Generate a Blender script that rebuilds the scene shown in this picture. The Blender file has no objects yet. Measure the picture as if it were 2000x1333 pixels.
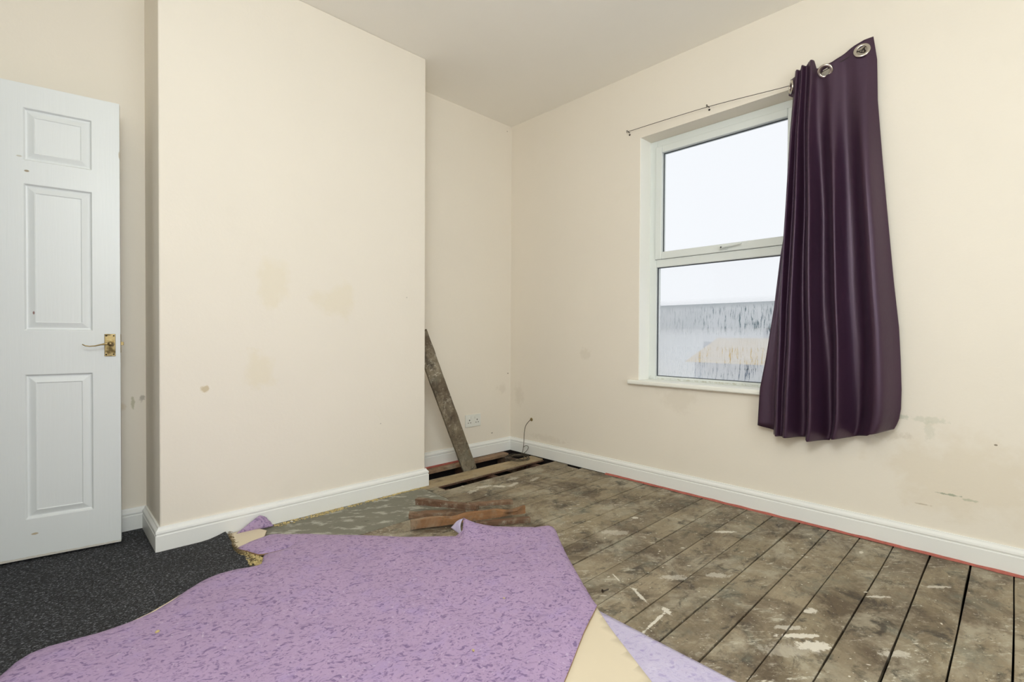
import bpy, bmesh, math, random
from mathutils import Vector, Matrix, noise
random.seed(11)
sc = bpy.context.scene
C = sc.collection

# ---------------------------------------------------------------- camera
cd = bpy.data.cameras.new('camera'); cam = bpy.data.objects.new('camera', cd); C.objects.link(cam)
cd.sensor_width = 36.0; cd.lens = 954.19 / 2000 * 36; cd.clip_start = 0.02
ya, pi_, ro = math.radians(46.009), math.radians(-0.7026), math.radians(0.2797)
Fw = Vector((math.cos(ya)*math.cos(pi_), math.sin(ya)*math.cos(pi_), math.sin(pi_)))
Rt = Vector((math.sin(ya), -math.cos(ya), 0)); Up = Rt.cross(Fw)
R2 = Rt*math.cos(ro) + Up*math.sin(ro); U2 = -Rt*math.sin(ro) + Up*math.cos(ro)
M = Matrix((R2, U2, -Fw)).transposed().to_4x4(); M.translation = Vector((-2.7463, -2.8596, 0.93))
cam.matrix_world = M
sc.camera = cam

# ---------------------------------------------------------------- world, lights, exposure
w = bpy.data.worlds.new('overcast'); sc.world = w; w.use_nodes = True
bg = w.node_tree.nodes['Background']; bg.inputs[0].default_value = (0.93, 0.96, 1.0, 1); bg.inputs[1].default_value = 1.0
def area(name, loc, rot, sx, sy, e, col=(1, 1, 1), portal=False):
    l = bpy.data.lights.new(name, 'AREA'); l.shape = 'RECTANGLE'; l.size = sx; l.size_y = sy; l.energy = e; l.color = col
    o = bpy.data.objects.new(name, l); o.location = loc; o.rotation_euler = rot; C.objects.link(o)
    if portal: l.cycles.is_portal = True
    return o
area('window_portal', (0.16, -1.63, 1.42), (0, math.radians(90), 0), 1.5, 0.9, 1, portal=True)
# fill light added in an unseen opening of the wall behind the camera
area('rear_fill', (-2.0, -4.36, 1.45), (math.radians(90), 0, 0), 1.6, 1.4, 25, (0.89, 0.955, 1.0))
# point fill added just above the camera, out of view, with no fitting
pl = bpy.data.lights.new('overhead_fill', 'POINT'); pl.energy = 60; pl.color = (.89, .962, 1.0); pl.shadow_soft_size = .25
po = bpy.data.objects.new('overhead_fill', pl); po.location = (-2.85, -2.7, 1.9); C.objects.link(po)
sc.view_settings.view_transform = 'Standard'; sc.view_settings.look = 'None'
sc.view_settings.exposure = 0.0; sc.view_settings.gamma = 1.0; sc.view_settings.use_curve_mapping = False
sc.cycles.max_bounces = 10; sc.cycles.diffuse_bounces = 8; sc.cycles.transparent_max_bounces = 12

# ---------------------------------------------------------------- material helpers
def s2l(c):
    return tuple((x/255/12.92 if x/255 <= 0.04045 else ((x/255+0.055)/1.055)**2.4) for x in c)
class NT:
    def __init__(s, name):
        s.m = bpy.data.materials.new(name); s.m.use_nodes = True
        s.t = s.m.node_tree; s.b = s.t.nodes['Principled BSDF']; s.out = s.t.nodes['Material Output']
        s.co = s.t.nodes.new('ShaderNodeTexCoord').outputs['Object']
    def n(s, ty, **k):
        o = s.t.nodes.new('ShaderNode'+ty)
        for a, v in k.items(): setattr(o, a, v)
        return o
    def put(s, sock, v):
        if hasattr(v, 'is_output') or isinstance(v, bpy.types.NodeSocket): s.t.links.new(v, sock)
        elif isinstance(v, (tuple, list)): sock.default_value = tuple(v) + ((1,) if len(v) == 3 and sock.type == 'RGBA' else ())
        else: sock.default_value = v
    def math(s, op, a, b=0.0, clamp=False):
        o = s.n('Math', operation=op, use_clamp=clamp); s.put(o.inputs[0], a); s.put(o.inputs[1], b); return o.outputs[0]
    def vmul(s, v, sc3):
        o = s.n('VectorMath', operation='MULTIPLY'); s.put(o.inputs[0], v); s.put(o.inputs[1], sc3); return o.outputs[0]
    def noise(s, scale, detail=3, rough=0.5, vec=None, dist=0.0):
        o = s.n('TexNoise'); s.put(o.inputs['Vector'], vec or s.co); o.inputs['Scale'].default_value = scale
        o.inputs['Detail'].default_value = detail; o.inputs['Roughness'].default_value = rough; o.inputs['Distortion'].default_value = dist
        return o.outputs['Fac']
    def vor(s, scale, vec=None, out='Distance', rnd=1.0):
        o = s.n('TexVoronoi'); s.put(o.inputs['Vector'], vec or s.co); o.inputs['Scale'].default_value = scale; o.inputs['Randomness'].default_value = rnd
        return o.outputs[out]
    def ramp(s, v, a, b, x=0.0, y=1.0):
        o = s.n('MapRange'); s.put(o.inputs[0], v); o.inputs[1].default_value = a; o.inputs[2].default_value = b
        o.inputs[3].default_value = x; o.inputs[4].default_value = y; return o.outputs[0]
    def mix(s, f, a, b, blend='MIX'):
        o = s.n('Mix', data_type='RGBA', blend_type=blend); s.put(o.inputs[0], f); s.put(o.inputs[6], a); s.put(o.inputs[7], b); return o.outputs[2]
    def bump(s, h, strength=0.3, dist=0.01):
        o = s.n('Bump'); o.inputs['Strength'].default_value = strength; o.inputs['Distance'].default_value = dist
        s.put(o.inputs['Height'], h); s.t.links.new(o.outputs[0], s.b.inputs['Normal'])
    def spot(s, col, c, r, color, k=1.0, nscale=12, soft=0.5, wob=0.8):
        # a stain with a ragged outline at point c, half-sizes r
        v = s.n('VectorMath', operation='SUBTRACT'); s.put(v.inputs[0], s.co); s.put(v.inputs[1], c)
        d = s.n('VectorMath', operation='DIVIDE'); s.put(d.inputs[0], v.outputs[0]); s.put(d.inputs[1], r)
        l = s.n('VectorMath', operation='LENGTH'); s.put(l.inputs[0], d.outputs[0])
        nn = s.math('MULTIPLY', s.math('SUBTRACT', s.noise(nscale, 4, 0.65), 0.5), wob*3)
        f = s.ramp(s.math('ADD', l.outputs['Value'], nn), 1.0, 1.0-soft, 0.0, k)
        return s.mix(f, col, color)
    def fin(s, col=None, rough=0.6, **k):
        if col is not None: s.put(s.b.inputs['Base Color'], col)
        s.put(s.b.inputs['Roughness'], rough)
        for a, v in k.items(): s.put(s.b.inputs[a.replace('_', ' ')], v)
        return s.m

def paint_mat(name, rgb, rough=0.6, spots=(), var=0.03, bs=0.05, smudge=None):
    t = NT(name); c = s2l(rgb)
    col = t.mix(t.noise(1.7, 4, 0.6), tuple(x*(1-var) for x in c), tuple(min(1, x*(1+var)) for x in c))
    if smudge: 
        col = t.mix(t.ramp(t.noise(2.3, 6, 0.7), 0.6, 0.8, 0, smudge), col, tuple(x*y for x, y in zip(c, (0.80, 0.78, 0.70))))
    for sp in spots: col = t.spot(col, *sp)
    t.bump(t.math('ADD', t.noise(60, 3, 0.6), t.math('MULTIPLY', t.noise(6, 3), 2.0)), bs, 0.01)
    return t.fin(col, rough)

CREAM = (230, 223, 210)
green = s2l((158, 170, 146)); dirt = s2l((150, 132, 98)); dark = s2l((95, 85, 65)); warm = s2l((222, 210, 178))
M_wall_r = paint_mat('cream_wall_paint_window_side', CREAM, 0.7, [
    ((0, -2.60, .575), (.1, .07, .018), green, .25, 40), ((0, -2.60, .53), (.1, .02, .05), green, .2, 50), ((0, -2.46, .49), (.1, .08, .03), dirt, .22, 25),
    ((0, -2.50, .575), (.1, .03, .014), green, .4, 60), ((0, -2.668, .267), (.1, .045, .005), s2l((120, 140, 120)), .8, 60), ((0, -2.73, .258), (.1, .03, .006), green, .6, 60),
    ((0, -2.803, .499), (.1, .006, .004), dark, .9, 5, .3, 0.1), ((0, -2.578, .205), (.1, .03, .004), dirt, .5, 50),
    ((0, -.76, .80), (.1, .05, .05), dirt, .12, 20), ((0, -.40, .15), (.1, .2, .03), dirt, .12, 40), ((0, -.1, .45), (.1, .06, .1), dirt, .12, 15),
    ((0, -2.7, .35), (.1, .3, .2), s2l((206, 190, 160)), .25, 6), ((0, -1.45, .55), (.1, .15, .08), dirt, .10, 12)], smudge=.10)
M_wall_b = paint_mat('cream_wall_paint_alcove_side', CREAM, 0.7, [
    ((-.03, 0, .62), (.008, .1, .006), dark, .7, 5, .4, .1), ((-.2, 0, .16), (.012, .1, .006), dark, .6, 30), ((-.1, 0, .5), (.06, .1, .05), dirt, .13, 20), ((-.05, 0, 2.56), (.006, .1, .006), dark, .6, 5, .4, .1),
    ((-2.435, .03, .60), (.008, .1, .03), s2l((165, 162, 125)), .6, 40), ((-2.40, .03, .62), (.012, .1, .016), dark, .45, 60), ((-2.48, .03, .59), (.02, .1, .02), s2l((196, 172, 130)), .35, 20)], smudge=.10)
M_wall_c = paint_mat('cream_wall_paint_chimney', CREAM, 0.7, [
    ((-2.219, -.336, .682), (.02, .1, .016), s2l((196, 180, 145)), .8, 30), ((-1.60, -.336, 1.11), (.14, .1, .09), warm, .3, 8), ((-1.92, -.336, 1.17), (.08, .1, .13), warm, .3, 7),
    ((-2.0, -.336, .76), (.10, .1, .09), warm, .35, 8), ((-1.18, -.336, 1.15), (.004, .1, .004), dark, .5, 5, .4, .1), ((-1.35, -.336, .42), (.004, .1, .004), dark, .5, 5, .4, .1)], smudge=.12)
M_wall = paint_mat('cream_wall_paint', CREAM, 0.7)
M_ceil = paint_mat('ceiling_paint', (241, 238, 230), 0.8)
M_skirt = paint_mat('skirting_gloss', (232, 233, 230), 0.35, var=.015, bs=.03)
M_reveal = paint_mat('white_reveal_paint', (246, 246, 240), 0.55, var=.01)
M_upvc = paint_mat('white_upvc', (220, 225, 222), 0.3, [((.09, -1.19, .665), (.03, .02, .03), s2l((120, 110, 80)), .8, 60), ((.09, -1.6, .655), (.05, .5, .006), s2l((170, 165, 140)), .6, 50)], var=.01, bs=.01)
M_sill = paint_mat('white_sill_gloss', (236, 236, 228), 0.35, [((.11, -1.19, .652), (.02, .03, .02), s2l((120, 110, 80)), .7, 60)], var=.015)

def simple(name, rgb, rough=.5, metal=0.0, nz=0.08, sc_=30, bs=.05, **k):
    t = NT(name); c = s2l(rgb)
    col = t.mix(t.noise(sc_, 4, .6), tuple(x*(1-nz) for x in c), tuple(min(1, x*(1+nz)) for x in c))
    t.bump(t.noise(sc_*3, 3), bs, .002)
    return t.fin(col, rough, Metallic=metal, **k)
def brass_mat():
    t = NT('tarnished_brass')
    col = t.mix(t.noise(60, 4, .6), s2l((150, 130, 88)), s2l((190, 172, 128)))
    col = t.spot(col, (.034, 0, .853), (.022, .1, .022), s2l((78, 64, 40)), .85, 90, .6, .9)
    col = t.spot(col, (.045, 0, .921), (.014, .1, .007), s2l((70, 58, 38)), .8, 120, .6, .8)
    t.bump(t.noise(220, 4, .7), .25, .001)
    return t.fin(col, t.ramp(t.noise(90, 4), .3, .7, .2, .5), Metallic=1.0)
M_brass = brass_mat()
M_lever = simple('worn_lever_metal', (150, 130, 105), .3, 1.0, .2, 60)
M_blackgap = simple('rubber_gasket', (66, 72, 78), .6)
M_wire = simple('dark_wire', (52, 42, 34), .5)
M_flex = simple('old_grey_cable', (74, 66, 52), .55)
M_socket = simple('white_socket_plastic', (222, 223, 216), .35, nz=.01)
M_hole = simple('dark_hole', (22, 20, 18), .9)
M_chrome = simple('brushed_steel_grommet', (205, 198, 188), .22, 1.0, .05)
M_void = simple('dusty_shade_void', (24, 15, 12), .95, nz=.5, sc_=9, bs=.4)
M_red = simple('old_red_floor_paint', (172, 96, 84), .8, nz=.4, sc_=45, bs=.4)
M_foam = simple('yellow_underlay_foam', (188, 170, 120), .9, nz=.5, sc_=60, bs=.5)
M_white = simple('dried_white_paint', (214, 208, 194), .6, nz=.12, sc_=40, bs=.2)
M_plaster = simple('plaster_chip', (205, 200, 190), .8)

D45 = math.radians(-44)
# dried white paint marks on the boards: centre, half length, half width, direction, strength
PAINT_MARKS = [(-1.074, -2.446, .055, .026, D45, .97), (-1.052, -2.400, .070, .012, D45, .95), (-1.03, -2.36, .05, .014, D45, .6), (-1.15, -2.40, .10, .03, D45, .28),
    (-.875, -2.38, .028, .014, D45+.4, .9), (-.418, -1.904, .055, .013, D45, .9), (-1.205, -1.925, .055, .007, math.radians(61), .85), (-1.16, -1.80, .03, .004, math.radians(61), .8), (-1.315, -2.052, .085, .0055, .06, .9), (-1.228, -2.045, .025, .012, 1.0, .9),
    (-.569, -1.513, .022, .012, D45, .9), (-.72, -.66, .05, .020, D45, .85), (-.80, -.60, .06, .020, -.2, .7), (-.63, -.69, .06, .018, .3, .7), (-.55, -.60, .05, .02, 0, .5), (-.9, -.62, .05, .02, .2, .55), (-.45, -.70, .06, .015, .2, .45),
    (-1.05, -1.35, .07, .03, D45, .4), (-.80, -1.55, .07, .03, D45, .4), (-.6, -2.52, .045, .008, D45, .8), (-.35, -2.66, .05, .010, D45, .7), (-.86, -2.06, .05, .02, D45, .5), (-1.0, -1.95, .06, .02, D45, .45), (-.95, -2.62, .05, .016, D45, .6), (-.2, -2.4, .02, .007, 0, .9)]
def PN(t):
    if not hasattr(t, 'pn'): t.pn = t.noise(44, 6, .78)
    return t.pn
def wood_mat(name, a, b, grain_axis='X', gscale=1.0, dirt_k=.6, paint=0.0, rough=.75, boards=False):
    t = NT(name)
    st = {'X': (1.2, 22, 22), 'Y': (22, 1.2, 22), 'Z': (22, 22, 1.2)}[grain_axis]
    g = t.noise(2.2*gscale, 6, .65, t.vmul(t.co, st), .6)
    col = t.mix(g, s2l(a), s2l(b))
    if boards:
        sep = t.n('SeparateXYZ'); t.put(sep.inputs[0], t.co)
        row = t.math('FLOOR', t.math('DIVIDE', t.math('ADD', sep.outputs[1], 0.495), .1245))
        wn = t.n('TexWhiteNoise', noise_dimensions='1D'); t.put(wn.inputs['W'], row)
        col = t.mix(t.ramp(wn.outputs[0], 0, 1, .0, .45), col, s2l((136, 124, 98)))
        wn2 = t.n('TexWhiteNoise', noise_dimensions='1D'); t.put(wn2.inputs['W'], t.math('ADD', row, 31.7))
        col = t.mix(t.ramp(wn2.outputs[0], .4, 1, .0, .4), col, s2l((88, 76, 60)))
    if dirt_k:
        col = t.mix(t.ramp(t.noise(2.6, 8, .66, None, .8), .46, .60, 0, dirt_k), col, s2l((78, 63, 47)))
        col = t.mix(t.ramp(t.noise(3.7, 8, .68, t.vmul(t.co, (1, 1.3, 1)), .5), .50, .62, 0, dirt_k*.9), col, s2l((170, 162, 142)))
        col = t.mix(t.ramp(t.noise(8, 8, .72, t.vmul(t.co, (1, 1.6, 1)), .6), .53, .64, 0, dirt_k), col, s2l((48, 42, 34)))
        col = t.mix(t.ramp(t.noise(5.3, 7, .7, t.vmul(t.co, (1.3, 1, 1))), .54, .66, 0, .6*dirt_k), col, s2l((112, 116, 104)))
        col = t.mix(t.ramp(t.noise(26, 6, .75), .54, .66, 0, .55*dirt_k), col, s2l((168, 160, 138)))
        col = t.mix(t.ramp(t.noise(34, 6, .75), .56, .66, 0, .55*dirt_k), col, s2l((44, 38, 30)))
    if paint:
        # dried paint scuffs and drips
        rot = t.n('VectorRotate'); t.put(rot.inputs['Vector'], t.co); rot.inputs['Angle'].default_value = math.radians(38)
        sv = t.vmul(rot.outputs[0], (7, 24, 10))
        sc1 = t.math('MULTIPLY', t.ramp(t.noise(1.3, 9, .8, sv), .56, .62), t.ramp(t.noise(2.3, 5), .44, .56))
        col = t.mix(t.math('MULTIPLY', sc1, .65*paint), col, s2l((192, 186, 168)))
        sc2 = t.math('MULTIPLY', t.ramp(t.noise(48, 5, .75, t.vmul(rot.outputs[0], (.5, 1.2, 1))), .57, .62), t.ramp(t.noise(4.7, 4, .6), .52, .62))
        col = t.mix(t.math('MULTIPLY', sc2, .8*paint), col, s2l((204, 198, 182)))
        if boards:
            WH = s2l((212, 206, 192))
            for (x_, y_, a_, b_, an_, k_) in PAINT_MARKS:
                # rotate the frame of each mark, then a ragged ellipse
                v_ = t.n('VectorMath', operation='SUBTRACT'); t.put(v_.inputs[0], t.co); t.put(v_.inputs[1], (x_, y_, 0))
                r_ = t.n('VectorRotate'); t.put(r_.inputs['Vector'], v_.outputs[0]); r_.inputs['Axis'].default_value = (0, 0, 1); r_.inputs['Angle'].default_value = -an_
                d_ = t.n('VectorMath', operation='DIVIDE'); t.put(d_.inputs[0], r_.outputs[0]); t.put(d_.inputs[1], (a_, b_, 1))
                l_ = t.n('VectorMath', operation='LENGTH'); t.put(l_.inputs[0], d_.outputs[0])
                f_ = t.ramp(t.math('ADD', l_.outputs['Value'], t.math('MULTIPLY', t.math('SUBTRACT', PN(t), .5), 3.4)), 1.0, .80, 0, k_)
                col = t.mix(f_, col, WH)
        for s_, th in ((38, .13), (75, .16), (17, .07)):
            dd = t.n('TexVoronoi'); t.put(dd.inputs['Vector'], t.co); dd.inputs['Scale'].default_value = s_
            sepc = t.n('SeparateColor'); t.put(sepc.inputs[0], dd.outputs['Color'])
            m_ = t.math('MULTIPLY', t.ramp(dd.outputs['Distance'], th, th*.6), t.ramp(sepc.outputs[0], .78, .80))
            col = t.mix(t.math('MULTIPLY', m_, .8*paint), col, s2l((205, 200, 184)))
        for s_, th in ((23, .08), (50, .12)):
            dd = t.n('TexVoronoi'); t.put(dd.inputs['Vector'], t.vmul(t.co, (1, 1.1, 1))); dd.inputs['Scale'].default_value = s_
            sepc = t.n('SeparateColor'); t.put(sepc.inputs[0], dd.outputs['Color'])
            m_ = t.math('MULTIPLY', t.ramp(dd.outputs['Distance'], th, th*.6), t.ramp(sepc.outputs[1], .80, .82))
            col = t.mix(t.math('MULTIPLY', m_, .8), col, s2l((40, 34, 28)))
    t.bump(t.math('ADD', g, t.math('MULTIPLY', t.noise(30, 5, .7), .6)), .35, .004)
    return t.fin(col, rough)
M_board = wood_mat('bare_dirty_floorboards', (116, 102, 82), (170, 157, 131), 'X', 1, .78, 1.0, .62, boards=True)
M_board2 = wood_mat('pale_old_floorboard', (150, 130, 98), (184, 166, 132), 'X', 1, .35, .6)
M_board_red = wood_mat('reddish_old_floorboard', (140, 96, 72), (158, 138, 108), 'X', 1, .5, .5)
M_joist = wood_mat('old_brown_joist', (58, 36, 27), (104, 72, 54), 'Y', 1, .35, 0)
M_plank = wood_mat('grey_weathered_plank', (98, 88, 72), (140, 128, 106), 'Z', .8, .7, .7)
M_orange = wood_mat('broken_pine_orange', (104, 68, 40), (170, 126, 84), 'X', 1.5, .4, 0)
M_brown = wood_mat('broken_dark_brown_wood', (70, 48, 36), (134, 100, 74), 'X', 1.8, .6, .6)
M_brown2 = wood_mat('broken_brown_wood', (84, 60, 44), (150, 118, 90), 'X', 1.5, .5, .3)

def hearth_mat():
    t = NT('grey_concrete_hearth')
    col = t.mix(t.noise(4, 7, .65), s2l((104, 103, 92)), s2l((134, 131, 116)))
    rot = t.n('VectorRotate'); t.put(rot.inputs['Vector'], t.co); rot.inputs['Angle'].default_value = math.radians(35)
    col = t.mix(t.ramp(t.noise(1.5, 7, .7, t.vmul(rot.outputs[0], (6, 14, 5))), .53, .60, 0, .65), col, s2l((190, 188, 176)))
    col = t.mix(t.ramp(t.noise(9, 6, .7), .62, .72, 0, .6), col, s2l((74, 68, 56)))
    t.bump(t.noise(25, 5, .7), .25, .005)
    return t.fin(col, .8)
M_hearth = hearth_mat()

def carpet_mat():
    t = NT('charcoal_flecked_carpet')
    n1 = t.noise(150, 3, .7, t.vmul(t.co, (1, .8, 1)))
    col = t.mix(t.ramp(n1, .35, .62), s2l((14, 14, 16)), s2l((58, 59, 63)))
    col = t.mix(t.ramp(t.noise(120, 3, .7, t.vmul(t.co, (1, 1.5, 1))), .56, .64, 0, .9), col, s2l((150, 152, 158)))
    col = t.mix(t.ramp(t.noise(5, 4), .4, .7, 0, .25), col, s2l((18, 18, 19)))
    t.bump(t.noise(230, 4, .7), 1.0, .006)
    return t.fin(col, .95)
M_carpet = carpet_mat()
M_hessian = simple('frayed_carpet_backing', (122, 106, 76), .95, nz=.5, sc_=120, bs=.8)

def underlay_mat(name, base, fleck, light, k=1.0, sc_=1.0):
    t = NT(name); b = s2l(base)
    col = t.mix(t.noise(5, 5, .6), tuple(x*.90 for x in b), tuple(min(1, x*1.08) for x in b))
    col = t.mix(t.ramp(t.noise(14, 5, .65), .5, .72, 0, .35), col, s2l(light))
    rot = t.n('VectorRotate'); t.put(rot.inputs['Vector'], t.co); rot.inputs['Angle'].default_value = math.radians(25)
    wob = t.n('TexNoise'); t.put(wob.inputs['Vector'], t.co); wob.inputs['Scale'].default_value = 18; wob.inputs['Detail'].default_value = 2
    add = t.n('VectorMath', operation='ADD'); t.put(add.inputs[0], rot.outputs[0]); t.put(add.inputs[1], t.vmul(wob.outputs['Color'], (.05, .05, .05)))
    for s_, lo, hi, kk in ((55, .585, .66, .72), (95, .57, .65, .5), (26, .60, .70, .3)):
        col = t.mix(t.ramp(t.noise(s_*sc_, 2, .5, t.vmul(add.outputs[0], (1, 1.7, 1))), lo, hi, 0, kk*k), col, s2l(fleck))
    col = t.mix(t.ramp(t.noise(90, 2, .5), .66, .72, 0, .4), col, s2l((205, 190, 210)))
    t.bump(t.math('ADD', t.noise(14, 4, .6), t.math('MULTIPLY', t.noise(64, 3, .6), .6)), .5, .008)
    return t.fin(col, .7)
M_purple = underlay_mat('purple_flecked_underlay', (170, 146, 180), (104, 82, 126), (156, 138, 192))
M_pale = underlay_mat('pale_lilac_underlay', (190, 182, 208), (138, 124, 178), (216, 211, 226), .6, .6)
M_backing = simple('cream_paper_backing', (214, 201, 176), .65, nz=.04, sc_=6, bs=.05)
M_purple_edge = simple('underlay_foam_edge', (150, 122, 92), .9, nz=.3, sc_=90, bs=.4)

def curtain_mat():
    t = NT('aubergine_satin_curtain')
    col = t.mix(t.noise(3, 3), s2l((40, 21, 38)), s2l((52, 29, 48)))
    t.bump(t.math('ADD', t.noise(7, 4, .6), t.math('MULTIPLY', t.noise(300, 2, .5, t.vmul(t.co, (1, 1, .15))), .1)), .25, .01)
    return t.fin(col, .44, Sheen_Weight=.05, Sheen_Roughness=.4, Sheen_Tint=(.6, .45, .62, 1), Specular_IOR_Level=.75, Specular_Tint=(.95, .75, .95, 1))
M_curtain = curtain_mat()

def glass_mat(name, mist):
    t = NT(name); nt = t.t; nt.nodes.remove(t.b)
    tr = t.n('BsdfTransparent'); gl = t.n('BsdfGlossy'); gl.inputs['Roughness'].default_value = .02
    fr = t.n('Fresnel'); fr.inputs['IOR'].default_value = 1.3
    m1 = t.n('MixShader'); t.put(m1.inputs[0], t.math('MULTIPLY', fr.outputs[0], .5)); nt.links.new(tr.outputs[0], m1.inputs[1]); nt.links.new(gl.outputs[0], m1.inputs[2])
    last = m1.outputs[0]
    if mist:
        # condensation: misted droplets with clear vertical runs
        tl = t.n('BsdfTranslucent'); tl.inputs[0].default_value = (1, 1, 1, 1)
        wv = t.n('TexNoise'); t.put(wv.inputs['Vector'], t.vmul(t.co, (1, 9, 9))); wv.inputs['Scale'].default_value = 2.5; wv.inputs['Detail'].default_value = 2
        ad = t.n('VectorMath', operation='ADD'); t.put(ad.inputs[0], t.co); t.put(ad.inputs[1], t.vmul(wv.outputs['Color'], (0, .012, 0)))
        run = t.ramp(t.noise(11, 4, .65, t.vmul(ad.outputs[0], (1, 14, 1.2))), .53, .60)
        sep = t.n('SeparateXYZ'); t.put(sep.inputs[0], t.co)
        zone = t.math('MULTIPLY', t.math('MULTIPLY', t.ramp(sep.outputs[2], 1.115, 1.09), t.ramp(sep.outputs[2], .64, .70)), t.math('MAXIMUM', t.ramp(sep.outputs[2], .93, .96, .12, 1.0), t.ramp(sep.outputs[2], .87, .85, .12, 1.0)))
        side = t.ramp(sep.outputs[1], -1.28, -1.75, .25, 1.0)
        clear = t.math('MULTIPLY', t.math('MULTIPLY', run, zone), side)
        fog = t.math('SUBTRACT', t.ramp(t.noise(3, 4), .3, .7, .40, .54), t.math('MULTIPLY', clear, .48))
        fog = t.math('MULTIPLY', fog, t.ramp(sep.outputs[2], 1.16, 1.09, .08, 1.0))
        m2 = t.n('MixShader'); t.put(m2.inputs[0], fog); nt.links.new(last, m2.inputs[1]); nt.links.new(tl.outputs[0], m2.inputs[2]); last = m2.outputs[0]
    nt.links.new(last, t.out.inputs[0]); return t.m
M_glass = glass_mat('clear_window_glass', False); M_mist = glass_mat('misted_window_glass', True)

# ---------------------------------------------------------------- mesh helpers
def box(bm, a, b, mi=0):
    x0, y0, z0 = a; x1, y1, z1 = b
    v = [bm.verts.new(p) for p in ((x0,y0,z0),(x1,y0,z0),(x1,y1,z0),(x0,y1,z0),(x0,y0,z1),(x1,y0,z1),(x1,y1,z1),(x0,y1,z1))]
    for f in ((0,3,2,1),(4,5,6,7),(0,1,5,4),(1,2,6,5),(2,3,7,6),(3,0,4,7)):
        fc = bm.faces.new([v[i] for i in f]); fc.material_index = mi
    return v
def tube(bm, pts, r, n=8, cap=True, mi=0):
    pts = [Vector(p) for p in pts]; rings = []
    rr = r if isinstance(r, (list, tuple)) else [r]*len(pts)
    t0 = (pts[1]-pts[0]).normalized(); up = Vector((0, 0, 1)) if abs(t0.z) < .9 else Vector((1, 0, 0)); nrm = t0.cross(up).normalized()
    for i, p in enumerate(pts):
        t = (pts[min(i+1, len(pts)-1)] - pts[max(i-1, 0)]).normalized()
        nrm = (nrm - t*nrm.dot(t)).normalized(); bi = t.cross(nrm)
        rings.append([bm.verts.new(p + (nrm*math.cos(2*math.pi*k/n) + bi*math.sin(2*math.pi*k/n))*rr[i]) for k in range(n)])
    for a, b in zip(rings, rings[1:]):
        for k in range(n): bm.faces.new((a[k], a[(k+1) % n], b[(k+1) % n], b[k])).material_index = mi
    if cap: bm.faces.new(rings[0][::-1]); bm.faces.new(rings[-1])
def lathe(bm, prof, origin, axis, n=24, closed=False):
    axis = Vector(axis).normalized(); u = axis.orthogonal().normalized(); v = axis.cross(u); o = Vector(origin)
    rings = [[bm.verts.new(o + axis*h + (u*math.cos(2*math.pi*k/n) + v*math.sin(2*math.pi*k/n))*max(r, 1e-4)) for k in range(n)] for r, h in prof]
    pr = list(zip(rings, rings[1:])) + ([(rings[-1], rings[0])] if closed else [])
    for a, b in pr:
        for k in range(n): bm.faces.new((a[k], a[(k+1) % n], b[(k+1) % n], b[k]))
def obj(name, bm, mats, parent=None, smooth=False, bevel=0.0, bseg=2, angle=None):
    bmesh.ops.recalc_face_normals(bm, faces=bm.faces)
    me = bpy.data.meshes.new(name); bm.to_mesh(me); bm.free()
    for m in (mats if isinstance(mats, (list, tuple)) else [mats]): me.materials.append(m)
    if smooth: me.shade_smooth()
    o = bpy.data.objects.new(name, me); C.objects.link(o)
    if parent is not None: o.parent = parent
    if bevel:
        b = o.modifiers.new('bevel', 'BEVEL'); b.width = bevel; b.segments = bseg; b.limit_method = 'ANGLE'; b.harden_normals = False
    return o
def struct(name, bm, mats, label=None, **k):
    o = obj(name, bm, mats, **k); o['kind'] = 'structure'
    if label: o['label'] = label
    return o
def tag(o, label, cat, group=None, kind=None):
    o['label'] = label; o['category'] = cat
    if group: o['group'] = group
    if kind: o['kind'] = kind
    return o
def empty(name, loc=(0, 0, 0), rz=0.0):
    o = bpy.data.objects.new(name, None); o.empty_display_size = .05; o.location = loc; o.rotation_euler = (0, 0, rz); C.objects.link(o); return o
def nb(): return bmesh.new()
def lerp(a, b, t): return a + (b-a)*t
def interp(xs, ys, x):
    if x <= xs[0]: return ys[0]
    for i in range(len(xs)-1):
        if x <= xs[i+1]:
            return lerp(ys[i], ys[i+1], (x-xs[i])/(xs[i+1]-xs[i]))
    return ys[-1]
def sinterp(xs, ys, x):
    if x <= xs[0]: return ys[0]
    for i in range(len(xs)-1):
        if x <= xs[i+1]:
            t = (x-xs[i])/(xs[i+1]-xs[i]); t = t*t*(3-2*t); return lerp(ys[i], ys[i+1], t)
    return ys[-1]

# ---------------------------------------------------------------- room shell
H = 2.6075; XL = -3.21; YB = -4.35
CHY, CX0, CX1 = -0.336, -2.385, -1.05      # chimney breast front, its left and right side
AY = 0.03                                  # back of the left alcove
WY0, WY1, WZ0, WZ1 = -2.085, -1.178, 0.645, 2.185   # window opening
# window wall (right)
bm = nb(); T = .27
box(bm, (0, YB, -.004), (T, WY0, H)); box(bm, (0, WY1, -.004), (T, .3, H)); box(bm, (0, WY0, -.004), (T, WY1, WZ0)); box(bm, (0, WY0, WZ1), (T, WY1, H))
bmesh.ops.remove_doubles(bm, verts=bm.verts, dist=1e-5)
struct('wall_right', bm, M_wall_r, 'cream painted wall with the window, scuffed green near the curtain')
bm = nb(); box(bm, (-1.06, 0, -.004), (0, .3, H))
struct('wall_back', bm, M_wall_b, 'cream alcove wall with the double socket')
bm = nb(); box(bm, (XL-.2, AY, -.3), (CX0+.01, .3, H))
struct('wall_alcove', bm, M_wall_b, 'cream wall behind the open white door')
bm = nb(); box(bm, (CX0, CHY, -.004), (CX1, .25, H))
struct('wall_chimney', bm, M_wall_c, 'cream chimney breast standing forward between two alcoves', bevel=.006)
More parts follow.
